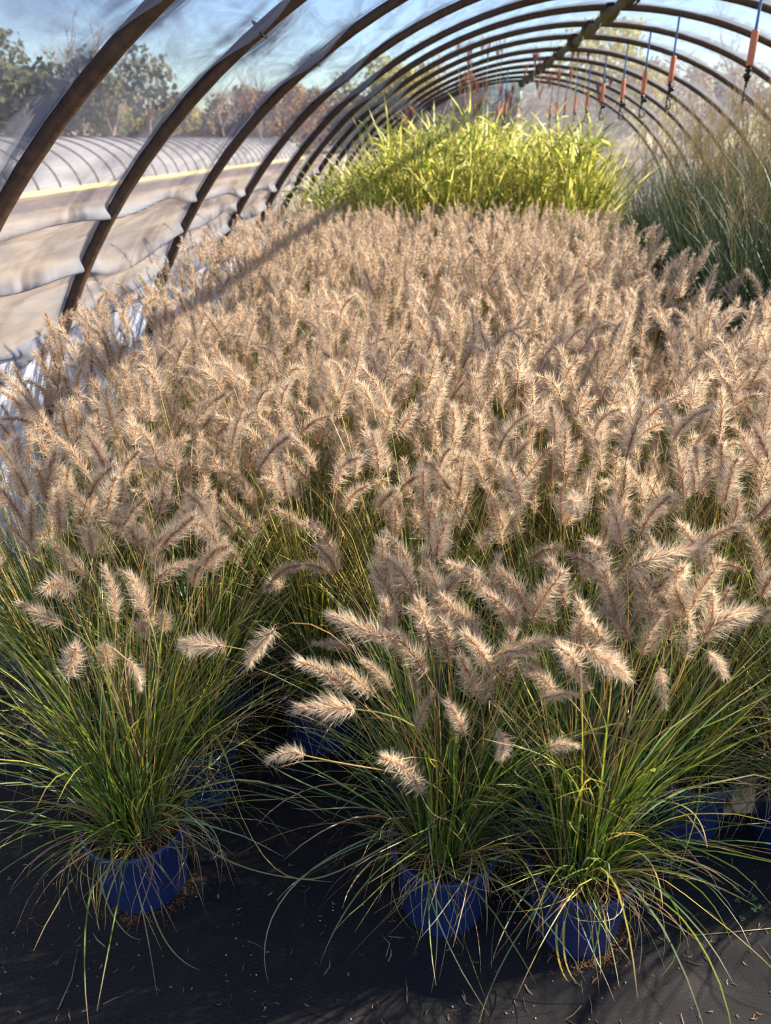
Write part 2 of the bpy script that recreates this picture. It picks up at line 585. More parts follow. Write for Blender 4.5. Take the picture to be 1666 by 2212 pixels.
def blades(g, n, r0, L, phi0, droop, width, seg, rng, palette, wts, tipc=None, curl=.4, z0=0., floor=None, az=None, power=1.4, cmax=2.9, m=0, twist=.8):
    """n ribbons leaving a disc of radius r0; L, phi0, droop, width are (lo, hi)"""
    a = rng.uniform(0, 2*PI, n) if az is None else az
    rr = r0*np.sqrt(rng.uniform(0, 1, n))
    base = np.stack([rr*np.cos(a), rr*np.sin(a), np.full(n, z0)], 1)
    a = a + rng.normal(0, .5, n)
    ln = rng.uniform(*L, n)
    p0 = rng.uniform(*phi0, n)
    dr = rng.uniform(*droop, n)
    w = rng.uniform(*width, n)
    cu = rng.normal(0, curl, n)
    tw = rng.normal(0, twist, n)
    s = np.linspace(0, 1, seg+1)
    col0 = np.asarray(palette)[rng.choice(len(palette), n, p=wts)] * rng.uniform(.75, 1.25, n)[:, None]
    P = base.copy()
    V = np.zeros((n, seg+1, 2, 3)); Cc = np.zeros((n, seg+1, 2, 3)); UV = np.zeros((n, seg+1, 2, 2))
    kink = rng.normal(0, .06, (n, seg+1))
    for i in range(seg+1):
        phi = np.minimum(p0 + dr*s[i]**power, cmax) + kink[:, i]
        aa = a + cu*s[i]**1.5
        T = np.stack([np.sin(phi)*np.cos(aa), np.sin(phi)*np.sin(aa), np.cos(phi)], 1)
        if i:
            P = P + T*(ln/seg)[:, None]
            if floor is not None:
                P[:, 2] = np.maximum(P[:, 2], floor + .004)
        S = np.stack([-np.sin(aa), np.cos(aa), np.zeros(n)], 1)
        U = np.cross(S, T)
        ta = tw*(s[i]+.3)
        S = S*np.cos(ta)[:, None] + U*np.sin(ta)[:, None]
        prof = min(1, .55+s[i]*1.6) * (1-s[i]**3)**.7 * .94 + .06
        V[:, i, 0] = P - S*(w*prof/2)[:, None]
        V[:, i, 1] = P + S*(w*prof/2)[:, None]
        c = col0
        if tipc is not None:
            k = np.clip((s[i]-.72)/.28, 0, 1)*rng.uniform(.3, 1, n)
            c = c*(1-k)[:, None] + np.asarray(tipc)[None]*k[:, None]
        Cc[:, i, :] = c[:, None, :]
        UV[:, i, 0, 0] = 0; UV[:, i, 1, 0] = 1
        UV[:, i, :, 1] = (s[i]*ln + rng.uniform(0, .0001, n) + np.arange(n)*.37)[:, None]
    st = (seg+1)*2
    f = []
    for b in range(n):
        o = b*st
        for i in range(seg):
            k = o+i*2
            f.append((k, k+1, k+3, k+2))
    g.add(V.reshape(-1, 3), f, Cc.reshape(-1, 3), m, UV.reshape(-1, 2))

GREEN = (.125, .215, .016); DEEP = (.035, .075, .012); BLUEG = (.17, .26, .12); YEL = (.48, .41, .05); TAN = (.48, .30, .13); RUST = (.36, .15, .05); LIME = (.31, .39, .03)

def plume_mesh(name, L, bend, nb, bw, R, seed, tone=1.0):
    r = np.random.default_rng(seed)
    g = Geo()
    n = 14
    s = np.linspace(0, 1, n)
    phi = bend*s**1.2
    P = np.zeros((n, 3)); 
    for i in range(1, n):
        P[i] = P[i-1] + np.array([math.sin(phi[i]), .08*math.sin(i*.5+seed), math.cos(phi[i])])*L/(n-1)
    tube(g, P, np.linspace(.0017, .0006, n), 5, c=(.48, .30, .16))
    T = np.gradient(P, axis=0); T /= np.linalg.norm(T, axis=1)[:, None]
    def frame(u):
        k = np.clip(u*(n-1), 0, n-1.001); i = k.astype(int); f_ = (k-i)[:, None]
        p = P[i]*(1-f_)+P[i+1]*f_; t = T[i]*(1-f_)+T[i+1]*f_
        a_ = np.cross(t, np.array([0, 1.0, 0])); a_ /= np.linalg.norm(a_, axis=1)[:, None]
        b_ = np.cross(t, a_)
        return p, t, a_, b_
    # bristles
    u = r.uniform(.0, 1, nb)**.95
    p, t, a_, b_ = frame(u)
    ra = r.uniform(0, 2*PI, nb)
    prof = (.62 + .38*np.sin(np.clip(u*1.25+.12, 0, 1)*PI)) * np.where(u < .06, .75, 1)
    ln = R*prof*r.uniform(.45, 1.3, nb)
    el = np.clip(r.normal(1.0, .28, nb), .3, 1.5)*np.where(u > .85, .65, 1)*np.where(u < .08, 1.25, 1)
    rad = np.cos(ra)[:, None]*a_ + np.sin(ra)[:, None]*b_
    d = rad*np.sin(el)[:, None] + t*np.cos(el)[:, None]
    side = np.cross(d, r.normal(size=(nb, 3))); side /= np.linalg.norm(side, axis=1)[:, None]
    mid = p + d*(ln*.5)[:, None] - t*(ln*.02)[:, None]
    tip = p + d*ln[:, None] + t*(ln*.10)[:, None]
    w = (bw*r.uniform(.7, 1.3, nb))[:, None]
    V = np.stack([p - side*w*.5, p + side*w*.5, mid + side*w*.42, mid - side*w*.42, tip], 1)
    c0 = np.array((.66, .46, .31))*tone; c1 = np.array((.80, .655, .47))*tone; c2 = np.array((.90, .79, .62))*tone
    k = r.uniform(.75, 1.15, nb)[:, None]
    Cc = np.stack([c0*k, c0*k, c1*k, c1*k, c2*k], 1)
    f = []
    for b in range(nb):
        o = b*5
        f.append((o, o+1, o+2, o+3)); f.append((o+3, o+2, o+4))
    g.add(V.reshape(-1, 3), f, Cc.reshape(-1, 3))
    # spikelets close to the axis
    ns = nb//4
    u = r.uniform(.0, .98, ns)
    p, t, a_, b_ = frame(u)
    ra = r.uniform(0, 2*PI, ns)
    rad = np.cos(ra)[:, None]*a_ + np.sin(ra)[:, None]*b_
    d = rad*.75 + t*.66
    side = np.cross(d, t); side /= np.linalg.norm(side, axis=1)[:, None]
    ln = (.0095*r.uniform(.7, 1.2, ns))[:, None]
    p = p + rad*.001
    V = np.stack([p, p + d*ln*.45 + side*.0012*(bw/.0006)**.5, p + d*ln, p + d*ln*.45 - side*.0012*(bw/.0006)**.5], 1)
    cs = np.array((.66, .44, .27))*tone
    f = [(4*i, 4*i+1, 4*i+2, 4*i+3) for i in range(ns)]
    g.add(V.reshape(-1, 3), f, np.repeat(cs[None]*r.uniform(.7, 1.4, ns)[:, None], 4, 0))
    return g

PL_NEAR, PL_MID = [], []
for i in range(10):
    L = [.115, .13, .10, .14, .12, .09, .135, .11, .125, .15][i]
    bend = [.1, .35, .6, .2, .9, .15, .45, 1.3, .05, .7][i]
    PL_NEAR.append(plume_mesh('plume', L, bend, 620, .00088, .038, 100+i).mesh('plume', M_plume))
    PL_MID.append(plume_mesh('plume', L*1.15, bend, 360, .0013, .039, 200+i).mesh('plume', M_plume))

def stalk_curve(r, base, az, phi0, droop, L, n=9, p=2.0):
    P = [np.array(base, dtype=float)]
    for i in range(1, n+1):
        ph = phi0 + droop*(i/n)**p
        P.append(P[-1] + np.array([math.sin(ph)*math.cos(az), math.sin(ph)*math.sin(az), math.cos(ph)])*L/n)
    return P, phi0+droop

def make_plume_xform(tip, T, r):
    z = Vector(T).normalized()
    x = Vector((0, 0, -1)) - z*z.dot(Vector((0, 0, -1)))
    if x.length < .2:
        x = Vector((r.normal(), r.normal(), 0))
        x -= z*z.dot(x)
    x.normalize()
    y = z.cross(x)
    mt = Matrix((x, y, z)).transposed().to_4x4()
    mt = mt @ Matrix.Rotation(r.normal()*.6, 4, 'Z')
    mt.translation = Vector(tip)
    return mt

SOILZ = .235
def pot_mesh():
    g = Geo()
    lathe(g, [(0, .004), (.108, .004), (.114, .0), (.118, .008), (.122, .03), (.138, .215), (.139, .222), (.1475, .224), (.150, .230), (.150, .252), (.147, .258), (.140, .258), (.137, .250), (.133, .22), (.13, .18)], 40)
    return g.mesh('pot', M_pot, True)
def soil_mesh():
    g = Geo()
    r = np.random.default_rng(3)
    n = 28
    a = np.linspace(0, 2*PI, n, endpoint=False)
    V = [(0, 0, SOILZ+.006)]
    for rad in (.045, .09, .134):
        for q in a:
            V.append((rad*math.cos(q), rad*math.sin(q), SOILZ-.012*(rad > .1)+r.normal()*.003))
    f = [(0, 1+j, 1+(j+1) % n) for j in range(n)]
    for k in range(2):
        for j in range(n):
            j2 = (j+1) % n
            f.append((1+k*n+j, 1+(k+1)*n+j, 1+(k+1)*n+j2, 1+k*n+j2))
    g.add(V, f)
    return g.mesh('soil', M_soil, True)
POT, SOIL = pot_mesh(), soil_mesh()

def foliage_fountain(seed, n=520, reach=1.0, seg=9, w=(.0026, .0052), hero=False):
    r = np.random.default_rng(seed)
    g = Geo()
    pal = [GREEN, DEEP, BLUEG, YEL, TAN, LIME]
    # upright centre
    blades(g, int(n*.50), .075, (.5, .90), (.02, .30), (.05, 1.0), w, seg, r, pal, [.27, .30, .08, .14, .06, .15], TAN, .5, SOILZ, .0)
    # arching fountain
    blades(g, int(n*.17), .09, (.35, .66*reach), (.25, .75), (.6, 1.8), w, seg, r, pal, [.30, .2, .22, .10, .06, .12], TAN, .6, SOILZ, .0)
    # dry curled ones at the foot
    blades(g, int(n*.34), .10, (.10, .36), (.2, 1.2), (1.0, 3.6), (.0012, .0030), seg, r, [TAN, (.55, .38, .18), RUST, YEL], [.42, .33, .12, .13], None, 1.6, SOILZ, .0)
    return g

def stalks_fountain(seed, n=22, hmin=.66, hmax=.98, spread=.34):
    """one mesh of thin stems and the matrices of the plumes they carry"""
    r = np.random.default_rng(seed)
    g = Geo()
    out = []
    for k in range(n):
        az = 2*PI*k/n*2.4 + r.normal()*.4
        rr = .07*math.sqrt(r.uniform())
        phi0 = abs(r.normal(0, spread*.5)) + .02
        L = r.uniform(hmin, hmax)
        P, ph = stalk_curve(r, (rr*math.cos(az), rr*math.sin(az), SOILZ), az, phi0, abs(r.normal(.10, .20)), L, 8)
        c = [(.42, .30, .10), (.30, .30, .08), (.46, .22, .07), (.50, .36, .16)][k % 4]
        tube(g, P, np.linspace(.0015, .0009, 9), 3, c=c, cap=False)
        T = P[-1]-P[-2]
        out.append((make_plume_xform(P[-1], T, r), int(r.integers(0, 10)), r.uniform(.85, 1.15)))
    return g, out

FOL = [foliage_fountain(11+i, 540).mesh('foliage', M_leaf) for i in range(4)]
FOL_FAR = [foliage_fountain(31+i, 260, seg=6, w=(.005, .008)).mesh('foliage', M_leaf) for i in range(3)]
STK = []
for i in range(6):
    g_, o_ = stalks_fountain(51+i, 31, .60, 1.10)
    STK.append((g_.mesh('stalks', M_stalk), o_))
STK_FAR = []
for i in range(4):
    g_, o_ = stalks_fountain(71+i, 32, .80, 1.16)
    gp_ = Geo()
    for mt, k, s in o_:
        lo = plume_mesh('p', [.11, .125, .14, .10][k % 4]*1.2, [.15, .4, .9, .3][k % 4], 150, .0021, .034, 300+k)
        v = np.concatenate(lo.v)
        A = np.array(mt)
        v = v @ A[:3, :3].T + A[:3, 3]
        gp_.add(v, lo.f, np.concatenate(lo.c))
    STK_FAR.append((g_.mesh('stalks', M_stalk), gp_.mesh('plumes', M_plume)))

def fountain(x, y, label, group=None, near=True, rz=None, k=0, sc=1.0, custom=None, fol=None, pset=None, lean=0):
    t = thing('potted_fountain_grass', label, 'potted grass', (x, y, 0), 0, group)
    link('pot', POT, t)
    link('soil', SOIL, t)
    rz = random.uniform(0, 2*PI) if rz is None else rz
    if near:
        link('foliage', fol or FOL[k % 4], t, rot=(0, 0, rz), sc=(1, 1, sc))
        me, lst = STK[k % 6]
        if custom is None:
            link('stalks', me, t, rot=(0, 0, rz))
            R = Matrix.Rotation(rz, 4, 'Z')
            for mt, j, s in lst:
                o = link('plume', (pset or PL_MID)[j], t)
                o.matrix_local = R @ mt @ Matrix.Scale(s, 4)
    else:
        link('foliage', FOL_FAR[k % 3], t, rot=(0, 0, rz))
        a, b = STK_FAR[k % 4]
        link('stalks', a, t, rot=(0, 0, rz))
        o = link('plumes', b, t, rot=(0, 0, rz))
        o['kind'] = 'stuff'
    return t

random.seed(4)
# --- the front row, plume by plume: (base px, tip px, depth Y)
P1 = [((250,1340),(252,1235),1.35),((320,1330),(285,1240),1.32),((150,1460),(165,1375),1.28),((275,1425),(328,1475),1.28),((488,1396),(388,1388),1.35),
      ((135,1350),(45,1300),1.4),((160,1290),(112,1205),1.5),((335,1255),(398,1190),1.5),((440,1230),(482,1135),1.6),((225,1130),(242,1010),1.55),
      ((265,1140),(300,1060),1.55),((375,1180),(380,1095),1.55),((130,1150),(128,1050),1.6),((60,1070),(20,960),1.6),((200,1200),(190,1120),1.6),((330,1010),(318,975),1.7),
      ((350,1180),(420,1110),1.5),((465,1160),(440,1040),1.65),((300,1180),(270,1090),1.6),((80,1200),(30,1130),1.6),((238,1440),(225,1390),1.55)]
P2 = [((908,1712),(862,1585),1.20),((1005,1590),(978,1515),1.25),((900,1580),(905,1540),1.3),((920,1455),(866,1372),1.35),((660,1632),(578,1612),1.15),
      ((768,1532),(640,1522),1.22),((748,1488),(665,1405),1.28),((805,1500),(740,1442),1.3),((845,1490),(808,1420),1.3),((828,1382),(722,1315),1.35),
      ((592,1362),(515,1420),1.3),((930,1400),(905,1290),1.4),((965,1410),(935,1290),1.4),((1000,1375),(985,1255),1.45),((965,1330),(930,1180),1.5),
      ((850,1335),(822,1250),1.5),((1052,1298),(1005,1178),1.5),((1056,1300),(1084,1210),1.5),((1060,1450),(1035,1360),1.35),((1090,1470),(1100,1380),1.38),
      ((1030,1500),(1000,1420),1.35),((900,1500),(895,1465),1.4),((890,1250),(870,1150),1.6),((760,1400),(715,1390),1.45),((1040,1520),(1062,1465),1.35)]
P3 = [((1075,1575),(1116,1652),1.25),((1180,1618),(1228,1596),1.22),((1125,1390),(1215,1382),1.35),((1262,1398),(1372,1448),1.3),((1250,1455),(1240,1385),1.3),
      ((1530,1408),(1574,1444),1.35),((1425,1440),(1435,1492),1.35),((1364,1226),(1512,1152),1.45),((1493,1316),(1546,1205),1.45),((1520,1372),(1632,1282),1.4),
      ((1291,1394),(1248,1290),1.4),((1222,1307),(1192,1190),1.5),((1387,1417),(1412,1318),1.4),((1139,1325),(1106,1215),1.5),((1194,1344),(1170,1280),1.5),
      ((1175,1462),(1145,1440),1.35),((1195,1500),(1185,1432),1.33),((1275,1492),(1240,1440),1.3),((1170,1510),(1215,1490),1.3),((1310,1420),(1290,1330),1.4),
      ((1340,1460),(1310,1400),1.33),((1450,1380),(1440,1290),1.45),((1480,1420),(1500,1350),1.4),((1080,1415),(1140,1380),1.35),((1340,1330),(1350,1240),1.5)]
rx = random.Random(12)
for i in range(11):
    px, py = rx.uniform(40, 480), rx.uniform(1000, 1190)
    P1.append(((px, py), (px+rx.uniform(-60, 60), py-rx.uniform(85, 115)), 1.62))
for i in range(13):
    px, py = rx.uniform(830, 1120), rx.uniform(1200, 1440)
    P2.append(((px, py), (px+rx.uniform(-55, 55), py-rx.uniform(85, 115)), 1.58-(py-1200)*.0008))
for i in range(15):
    px, py = rx.uniform(1130, 1560), rx.uniform(1180, 1440)
    P3.append(((px, py), (px+rx.uniform(-60, 60), py-rx.uniform(80, 115)), 1.58-(py-1200)*.0008))
F_BLADES1 = [((260,1800),(300,1900),(325,2050),(340,2155)), ((300,1820),(320,1990),(360,2070),(432,2096)), ((370,1770),(470,1870),(560,1895),(720,1905)),
             ((210,1820),(200,1900),(250,2030),(305,2030)), ((200,1800),(120,1830),(75,1880),(52,1890))]
F_BLADES2 = [((880,1800),(700,1900),(600,2000),(498,1700)), ((850,1790),(610,1870),(545,2000),(580,2125)), ((860,1800),(740,1830),(640,1890),(596,1948)),
             ((900,1810),(760,1900),(700,2050),(690,2090)), ((920,1700),(925,1850),(965,1980),(932,2145)), ((840,1760),(650,1700),(560,1650),(500,1585)), ((850,1770),(800,1720),(700,1760),(630,1745))]
F_BLADES3 = [((1240,1870),(1215,1990),(1200,2090),(1255,2130)), ((1270,1880),(1310,1980),(1330,2080),(1338,2132)), ((1230,1870),(1100,2030),(1060,2120),(1035,2210)),
             ((1320,1850),(1400,1800),(1430,1900),(1432,1960)), ((1250,1880),(1290,1960),(1300,2080),(1298,2105)), ((1240,1890),(1170,2000),(1215,2120),(1230,2120)),
             ((1350,1700),(1480,1650),(1560,1580),(1625,1540)), ((1340,1750),(1480,1700),(1520,1760),(1528,1830)), ((1200,1860),(1150,1900),(1100,1970),(1065,2070))]
def bez(p, t):
    a, b, c, d = [np.array(q) for q in p]
    # through-ish cubic
    return (1-t)**3*a + 3*(1-t)**2*t*b + 3*(1-t)*t*t*c + t**3*d
def front_plant(x, y, label, plumes, longs, seed, rz):
    r = np.random.default_rng(seed)
    t = fountain(x, y, label, None, True, rz, seed, custom=True, fol=foliage_fountain(seed, 720, 1.05, 11).mesh('foliage', M_leaf))
    O = Vector((x, y, 0))
    g = Geo()
    for i, (b, tp, Y) in enumerate(plumes):
        B = at(*b, Y) - O
        Tp = at(*tp, Y + r.uniform(-.05, .03)) - O
        d = (Tp-B)
        Ln = d.length
        d.normalize()
        a = r.uniform(0, 2*PI)
        S = np.array((.06*math.cos(a), .06*math.sin(a), SOILZ))
        Bn = np.array(B); D = np.array(d)
        dist = np.linalg.norm(Bn-S)
        c1 = S + np.array(((Bn-S)[0]*.12, (Bn-S)[1]*.12, dist*.45))
        c2 = Bn - D*min(.22, dist*.3)
        pts = [bez((S, c1, c2, Bn), q) for q in np.linspace(0, 1, 13)]
        c = [(.42, .30, .10), (.30, .32, .08), (.46, .22, .07), (.50, .36, .16)][i % 4]
        tube(g, pts, np.linspace(.0017, .0010, 13), 4, c=c, cap=False)
        j = int(r.integers(0, 10))
        o = link('plume', PL_NEAR[j], t)
        L0 = [.115, .13, .10, .14, .12, .09, .135, .11, .125, .15][j]
        mt = make_plume_xform(Bn, D, r)
        s = min(1.25, max(.62, Ln/L0))
        o.matrix_local = mt @ Matrix.Diagonal((min(s, 1.08), min(s, 1.08), s, 1))
    link('stalks', g.mesh('stalks', M_stalk), t)
    g = Geo()
    for i, q in enumerate(longs):
        W = []
        n = 14
        P2 = [np.array(bez([(a[0], a[1], 0) for a in q], u)) for u in np.linspace(0, 1, n)]
        for k, pp in enumerate(P2):
            u = k/(n-1)
            # from the crown of the plant outwards and down to the fabric
            Yg = at(pp[0], pp[1], 1.0)
            dz = Yg.z - H
            ground = (H-.006)/(-dz) if dz < 0 else 99
            want = (y-.02)*(1-u) + u*(y-.30)
            Yd = min(want, ground)
            W.append(np.array(at(pp[0], pp[1], Yd)-O))
        W = np.array(W)
        T = np.gradient(W, axis=0); T /= np.linalg.norm(T, axis=1)[:, None]
        S = np.cross(T, np.array([0, -.4, 1.0])); S /= np.linalg.norm(S, axis=1)[:, None]
        yel = seed == 403 and i in (0, 5)
        wd = (.0066 if yel else .0042)*(1-np.linspace(0, 1, n)**3*.9)
        V = np.stack([W-S*wd[:, None]/2, W+S*wd[:, None]/2], 1).reshape(-1, 3)
        c = [BLUEG, GREEN, (.34, .34, .10), (.22, .30, .12)][(i+seed) % 4]
        if yel:
            c = (.62, .50, .04)
        cc = np.array([np.array(c)*(1-(k/n)**2*.8)+np.array(TAN)*(k/n)**2*.8 for k in range(n)]).repeat(2, 0)*1.25
        g.add(V, [(2*k, 2*k+1, 2*k+3, 2*k+2) for k in range(n-1)], cc)
    link('trailing_blades', g.mesh('trailing_blades', M_leaf), t)
    return t
front_plant(-.84, 1.53, 'potted fountain grass standing alone at the left front, blades trailing onto the black floor', P1, F_BLADES1, 401, .3)
front_plant(.04, 1.53, 'middle front potted fountain grass, left of two touching blue pots', P2, F_BLADES2, 402, 1.7)
front_plant(.41, 1.50, 'right one of two touching blue pots, fountain grass with a yellow blade reaching the floor', P3, F_BLADES3, 403, 4.1)

second = [(-1.22, 1.98, 'potted fountain grass cut by the left edge, behind the lone front pot'),
          (-.78, 1.90, 'fountain grass in a shiny blue pot tucked right behind the lone left front pot'),
          (-.42, 2.20, 'fountain grass in a dark shaded pot behind the gap in the front row'),
          (-.06, 2.02, 'fountain grass directly behind the middle front pot'),
          (.40, 1.95, 'fountain grass directly behind the front pot with the yellow blade'),
          (.80, 1.90, 'fountain grass in a shaded blue pot at the right, behind the front pair'),
          (1.14, 1.84, 'fountain grass in a blue pot cut by the right edge of the picture'),
          (1.50, 1.84, 'fountain grass at the right edge, its arching blades only just reaching into the picture')]
k = 0
for x, y, lab in second:
    fountain(x, y, lab, None, True, None, k, pset=PL_NEAR)
    k += 1
row = 0
y = 2.34
while y < 7.25:
    x0 = -1.52 + (.18 if row % 2 else 0) + max(0, (y-4))*.0
    xr = 1.95 if y < 3.9 else 1.25
    x = x0
    while x < xr:
        px, py = x+random.uniform(-.03, .03), y+random.uniform(-.03, .03)
        near = y < 4.3
        if x < -1.1:
            lab, grp = 'tan-plumed potted fountain grass in the row along the left shade cloth', 'fountain grasses along the left cloth'
        elif x > 1.0 and y >= 3.0:
            lab, grp = 'tan-plumed potted fountain grass bordering the tall dark green grass', 'fountain grasses beside the dark green grass'
        elif y > 6.7:
            lab, grp = 'tan-plumed potted fountain grass in the last rows before the yellow banded grass', 'fountain grasses before the banded grass'
        else:
            part = 'near' if y < 3.3 else ('middle' if y < 5.2 else 'far')
            line = ('the lone left front pot' if px < -.6 else 'the gap in the front row' if px < -.2 else 'the middle front pot' if px < .22
                    else 'the front pot with the yellow blade' if px < .62 else 'the shaded blue pot at the right')
            lab = 'fountain grass in the %s bed lined up behind %s' % (part, line)
            grp = 'fountain grasses, %s part of the bed, behind %s' % (part, line)
        fountain(px, py, lab, grp, near, None, k)
        k += 1
        x += .36
    y += .345
    row += 1

# --- zebra grass: tall, broad, banded blades
def zebra_fol(seed):
    r = np.random.default_rng(seed)
    g = Geo()
    blades(g, 120, .10, (.9, 1.55), (.02, .32), (.1, .9), (.015, .024), 9, r, [(.20, .30, .02), (.30, .36, .04), (.10, .18, .02), (.50, .38, .06)], [.4, .3, .2, .1], (.45, .33, .10), .3, .22, .0, power=2.2)
    blades(g, 90, .12, (.5, 1.1), (.15, .6), (.4, 2.0), (.014, .020), 9, r, [(.18, .27, .02), (.26, .32, .03), (.10, .17, .02), (.66, .30, .04)], [.30, .27, .2, .23], (.50, .28, .08), .4, .22, .0)
    # leaves leaving the culms higher up
    for q in range(26):
        a = r.uniform(0, 2*PI); rr = r.uniform(.02, .22); z = r.uniform(.7, 1.5)
        gg = Geo()
        blades(gg, 4, .004, (.30, .60), (.15, .8), (.3, 2.1), (.015, .023), 7, r, [(.24, .34, .02), (.36, .40, .04), (.12, .20, .02)], [.4, .4, .2], (.5, .4, .12), .3, z)
        v = np.concatenate(gg.v) + np.array([rr*math.cos(a), rr*math.sin(a), 0])
        g.add(v, gg.f, np.concatenate(gg.c), 0, np.concatenate(gg.uv))
    return g.mesh('foliage', M_zebra)
def culms(seed, n, hmin, hmax, col, rad=.003):
    r = np.random.default_rng(seed)
    g = Geo()
    for q in range(n):
        a = r.uniform(0, 2*PI)
        P, _ = stalk_curve(r, (.08*math.cos(a), .08*math.sin(a), .22), a, abs(r.normal(0, .10)), r.uniform(0, .2), r.uniform(hmin, hmax), 6)
        tube(g, P, np.linspace(rad, rad*.5, 7), 4, c=np.array(col)*r.uniform(.7, 1.2), cap=False)
    return g.mesh('stems', M_stalk)
ZF = [zebra_fol(501+i) for i in range(4)]
ZC = [culms(511+i, 24, .9, 1.5, (.40, .36, .08)) for i in range(2)]
# russet seed heads on tall stems
def seedhead_mesh(seed, L=.22, col=(.42, .22, .16), spread=.35, n=16, lo=.5):
    r = np.random.default_rng(seed)
    g = Geo()
    for q in range(n):
        a = r.uniform(0, 2*PI)
        P, _ = stalk_curve(r, (0, 0, r.uniform(0, L*.35)), a, r.uniform(.05, spread), r.uniform(0, .5), L*r.uniform(lo, 1), 5)
        tube(g, P, [.002, .0035, .004, .004, .003, .001], 4, c=np.array(col)*r.uniform(.7, 1.3), cap=False)
    return g
RUSSET = [seedhead_mesh(520+i).mesh('seed_head', M_plume) for i in range(3)]
zi = 0
y = 7.75
rowi = 0
while y < 10.9:
    x = -1.58 + (.18 if rowi % 2 else 0)
    while x < 1.45:
        edge = x < -.75
        s = 1.20*random.uniform(.90, 1.08)
        if edge:
            s = (1.0 if x > -1.2 else .72)*random.uniform(.95, 1.05)
        if rowi == 0:
            lab, grp = 'yellow-green banded zebra grass in the front row behind the tan plumes', 'zebra grasses in the front row'
        elif edge:
            lab, grp = 'shorter yellow-green banded zebra grass against the left shade cloth', 'zebra grasses against the left cloth'
        else:
            lab, grp = 'yellow-green banded zebra grass in the thick of the tall bright stand', 'zebra grasses in the stand'
        t = thing('potted_zebra_grass', lab, 'potted grass', (x+random.uniform(-.05, .05), y+random.uniform(-.05, .05), 0), 0, grp)
        link('pot', POT, t)
        link('soil', SOIL, t)
        rz = random.uniform(0, 2*PI)
        link('foliage', ZF[zi % 4], t, rot=(0, 0, rz), sc=(1, 1, s))
        link('stems', ZC[zi % 2], t, rot=(0, 0, rz), sc=(1, 1, s))
        zi += 1
        x += .44
    y += .44
    rowi += 1
# tall pale miscanthus with russet heads standing behind the zebra grass
TALLF = [None]
r = np.random.default_rng(540)
g = Geo()
blades(g, 130, .12, (.8, 1.6), (.02, .3), (.1, 1.0), (.006, .010), 8, r, [(.26, .30, .10), (.34, .30, .12), (.42, .27, .12)], [.4, .3, .3], (.5, .34, .16), .3, .22)
TALLF = g.mesh('foliage', M_leaf)
tall = [(880, 240, 12.2), (1025, 100, 11.4), (1062, 95, 11.7), (1005, 170, 12.2), (1035, 185, 12.6), (1143, 118, 12.4), (1245, 110, 12.0), (1290, 165, 12.8), (1180, 165, 13.4), (1100, 190, 13.0)]
for i, (px, py, Y) in enumerate(tall):
    p = at(px, py, Y)
    t = thing('potted_miscanthus', 'tall miscanthus with russet seed heads poking up behind the yellow banded grass', 'potted grass', (p.x, p.y, 0), 0, 'russet miscanthus behind the banded grass')
    link('pot', POT, t); link('soil', SOIL, t)
    link('foliage', TALLF, t, rot=(0, 0, i*1.3))
    g = Geo()
    heads = []
    for q in range(4):
        a = r.uniform(0, 2*PI)
        top = np.array((r.normal()*.10, r.normal()*.1, p.z-.10-abs(r.normal())*.16 if q else p.z-.12))
        S = np.array((.05*math.cos(a), .05*math.sin(a), .22))
        pts = [S+(top-S)*u + np.array((.03*math.sin(u*3), 0, 0)) for u in np.linspace(0, 1, 6)]
        tube(g, pts, .003, 4, c=(.40, .30, .16), cap=False)
        heads.append(top + np.array((.03*math.sin(3), 0, 0)))
    link('stems', g.mesh('stems', M_stalk), t)
    for q, hd in enumerate(heads):
        link('seed_head', RUSSET[(i+q) % 3], t, tuple(hd), (0, 0, q), .9)

# --- right: tall fine dark-green miscanthus with pale tan tops
def misc_fol(seed):
    r = np.random.default_rng(seed)
    g = Geo()
    blades(g, 330, .14, (.9, 1.75), (.02, .26), (.05, .8), (.0045, .0075), 8, r, [(.030, .075, .020), (.05, .11, .03), (.11, .15, .045), (.07, .125, .05)], [.36, .3, .18, .16], (.20, .18, .08), .3, .22, .0, power=2.2)
    blades(g, 160, .15, (.5, 1.1), (.2, .6), (.4, 1.8), (.004, .007), 7, r, [(.028, .065, .02), (.05, .10, .03), (.14, .13, .04)], [.45, .4, .15], (.3, .22, .1), .4, .22, .0)
    return g.mesh('foliage', M_leaf)
def misc_tops(seed):
    r = np.random.default_rng(seed)
    g = Geo()
    for q in range(18):
        a = r.uniform(0, 2*PI)
        P, _ = stalk_curve(r, (.1*math.cos(a), .1*math.sin(a), .22), a, abs(r.normal(0, .12)), r.uniform(0, .3), r.uniform(1.5, 1.9), 7)
        tube(g, P, np.linspace(.002, .001, 8), 3, c=(.42, .34, .18), cap=False)
        top = P[-1]
        for w in range(7):
            b = r.uniform(0, 2*PI)
            Q, _ = stalk_curve(r, top-np.array((0, 0, r.uniform(0, .08))), b, r.uniform(.1, .6), r.uniform(.2, .9), r.uniform(.10, .22), 4)
            tube(g, Q, [.0008, .0014, .0014, .0011, .0005], 3, c=np.array((.55, .45, .26))*r.uniform(.8, 1.2), cap=False)
    return g.mesh('seed_heads', M_plume)
MF = [misc_fol(601+i) for i in range(3)]
MT = [misc_tops(611+i) for i in range(3)]
mi = 0
y = 4.25
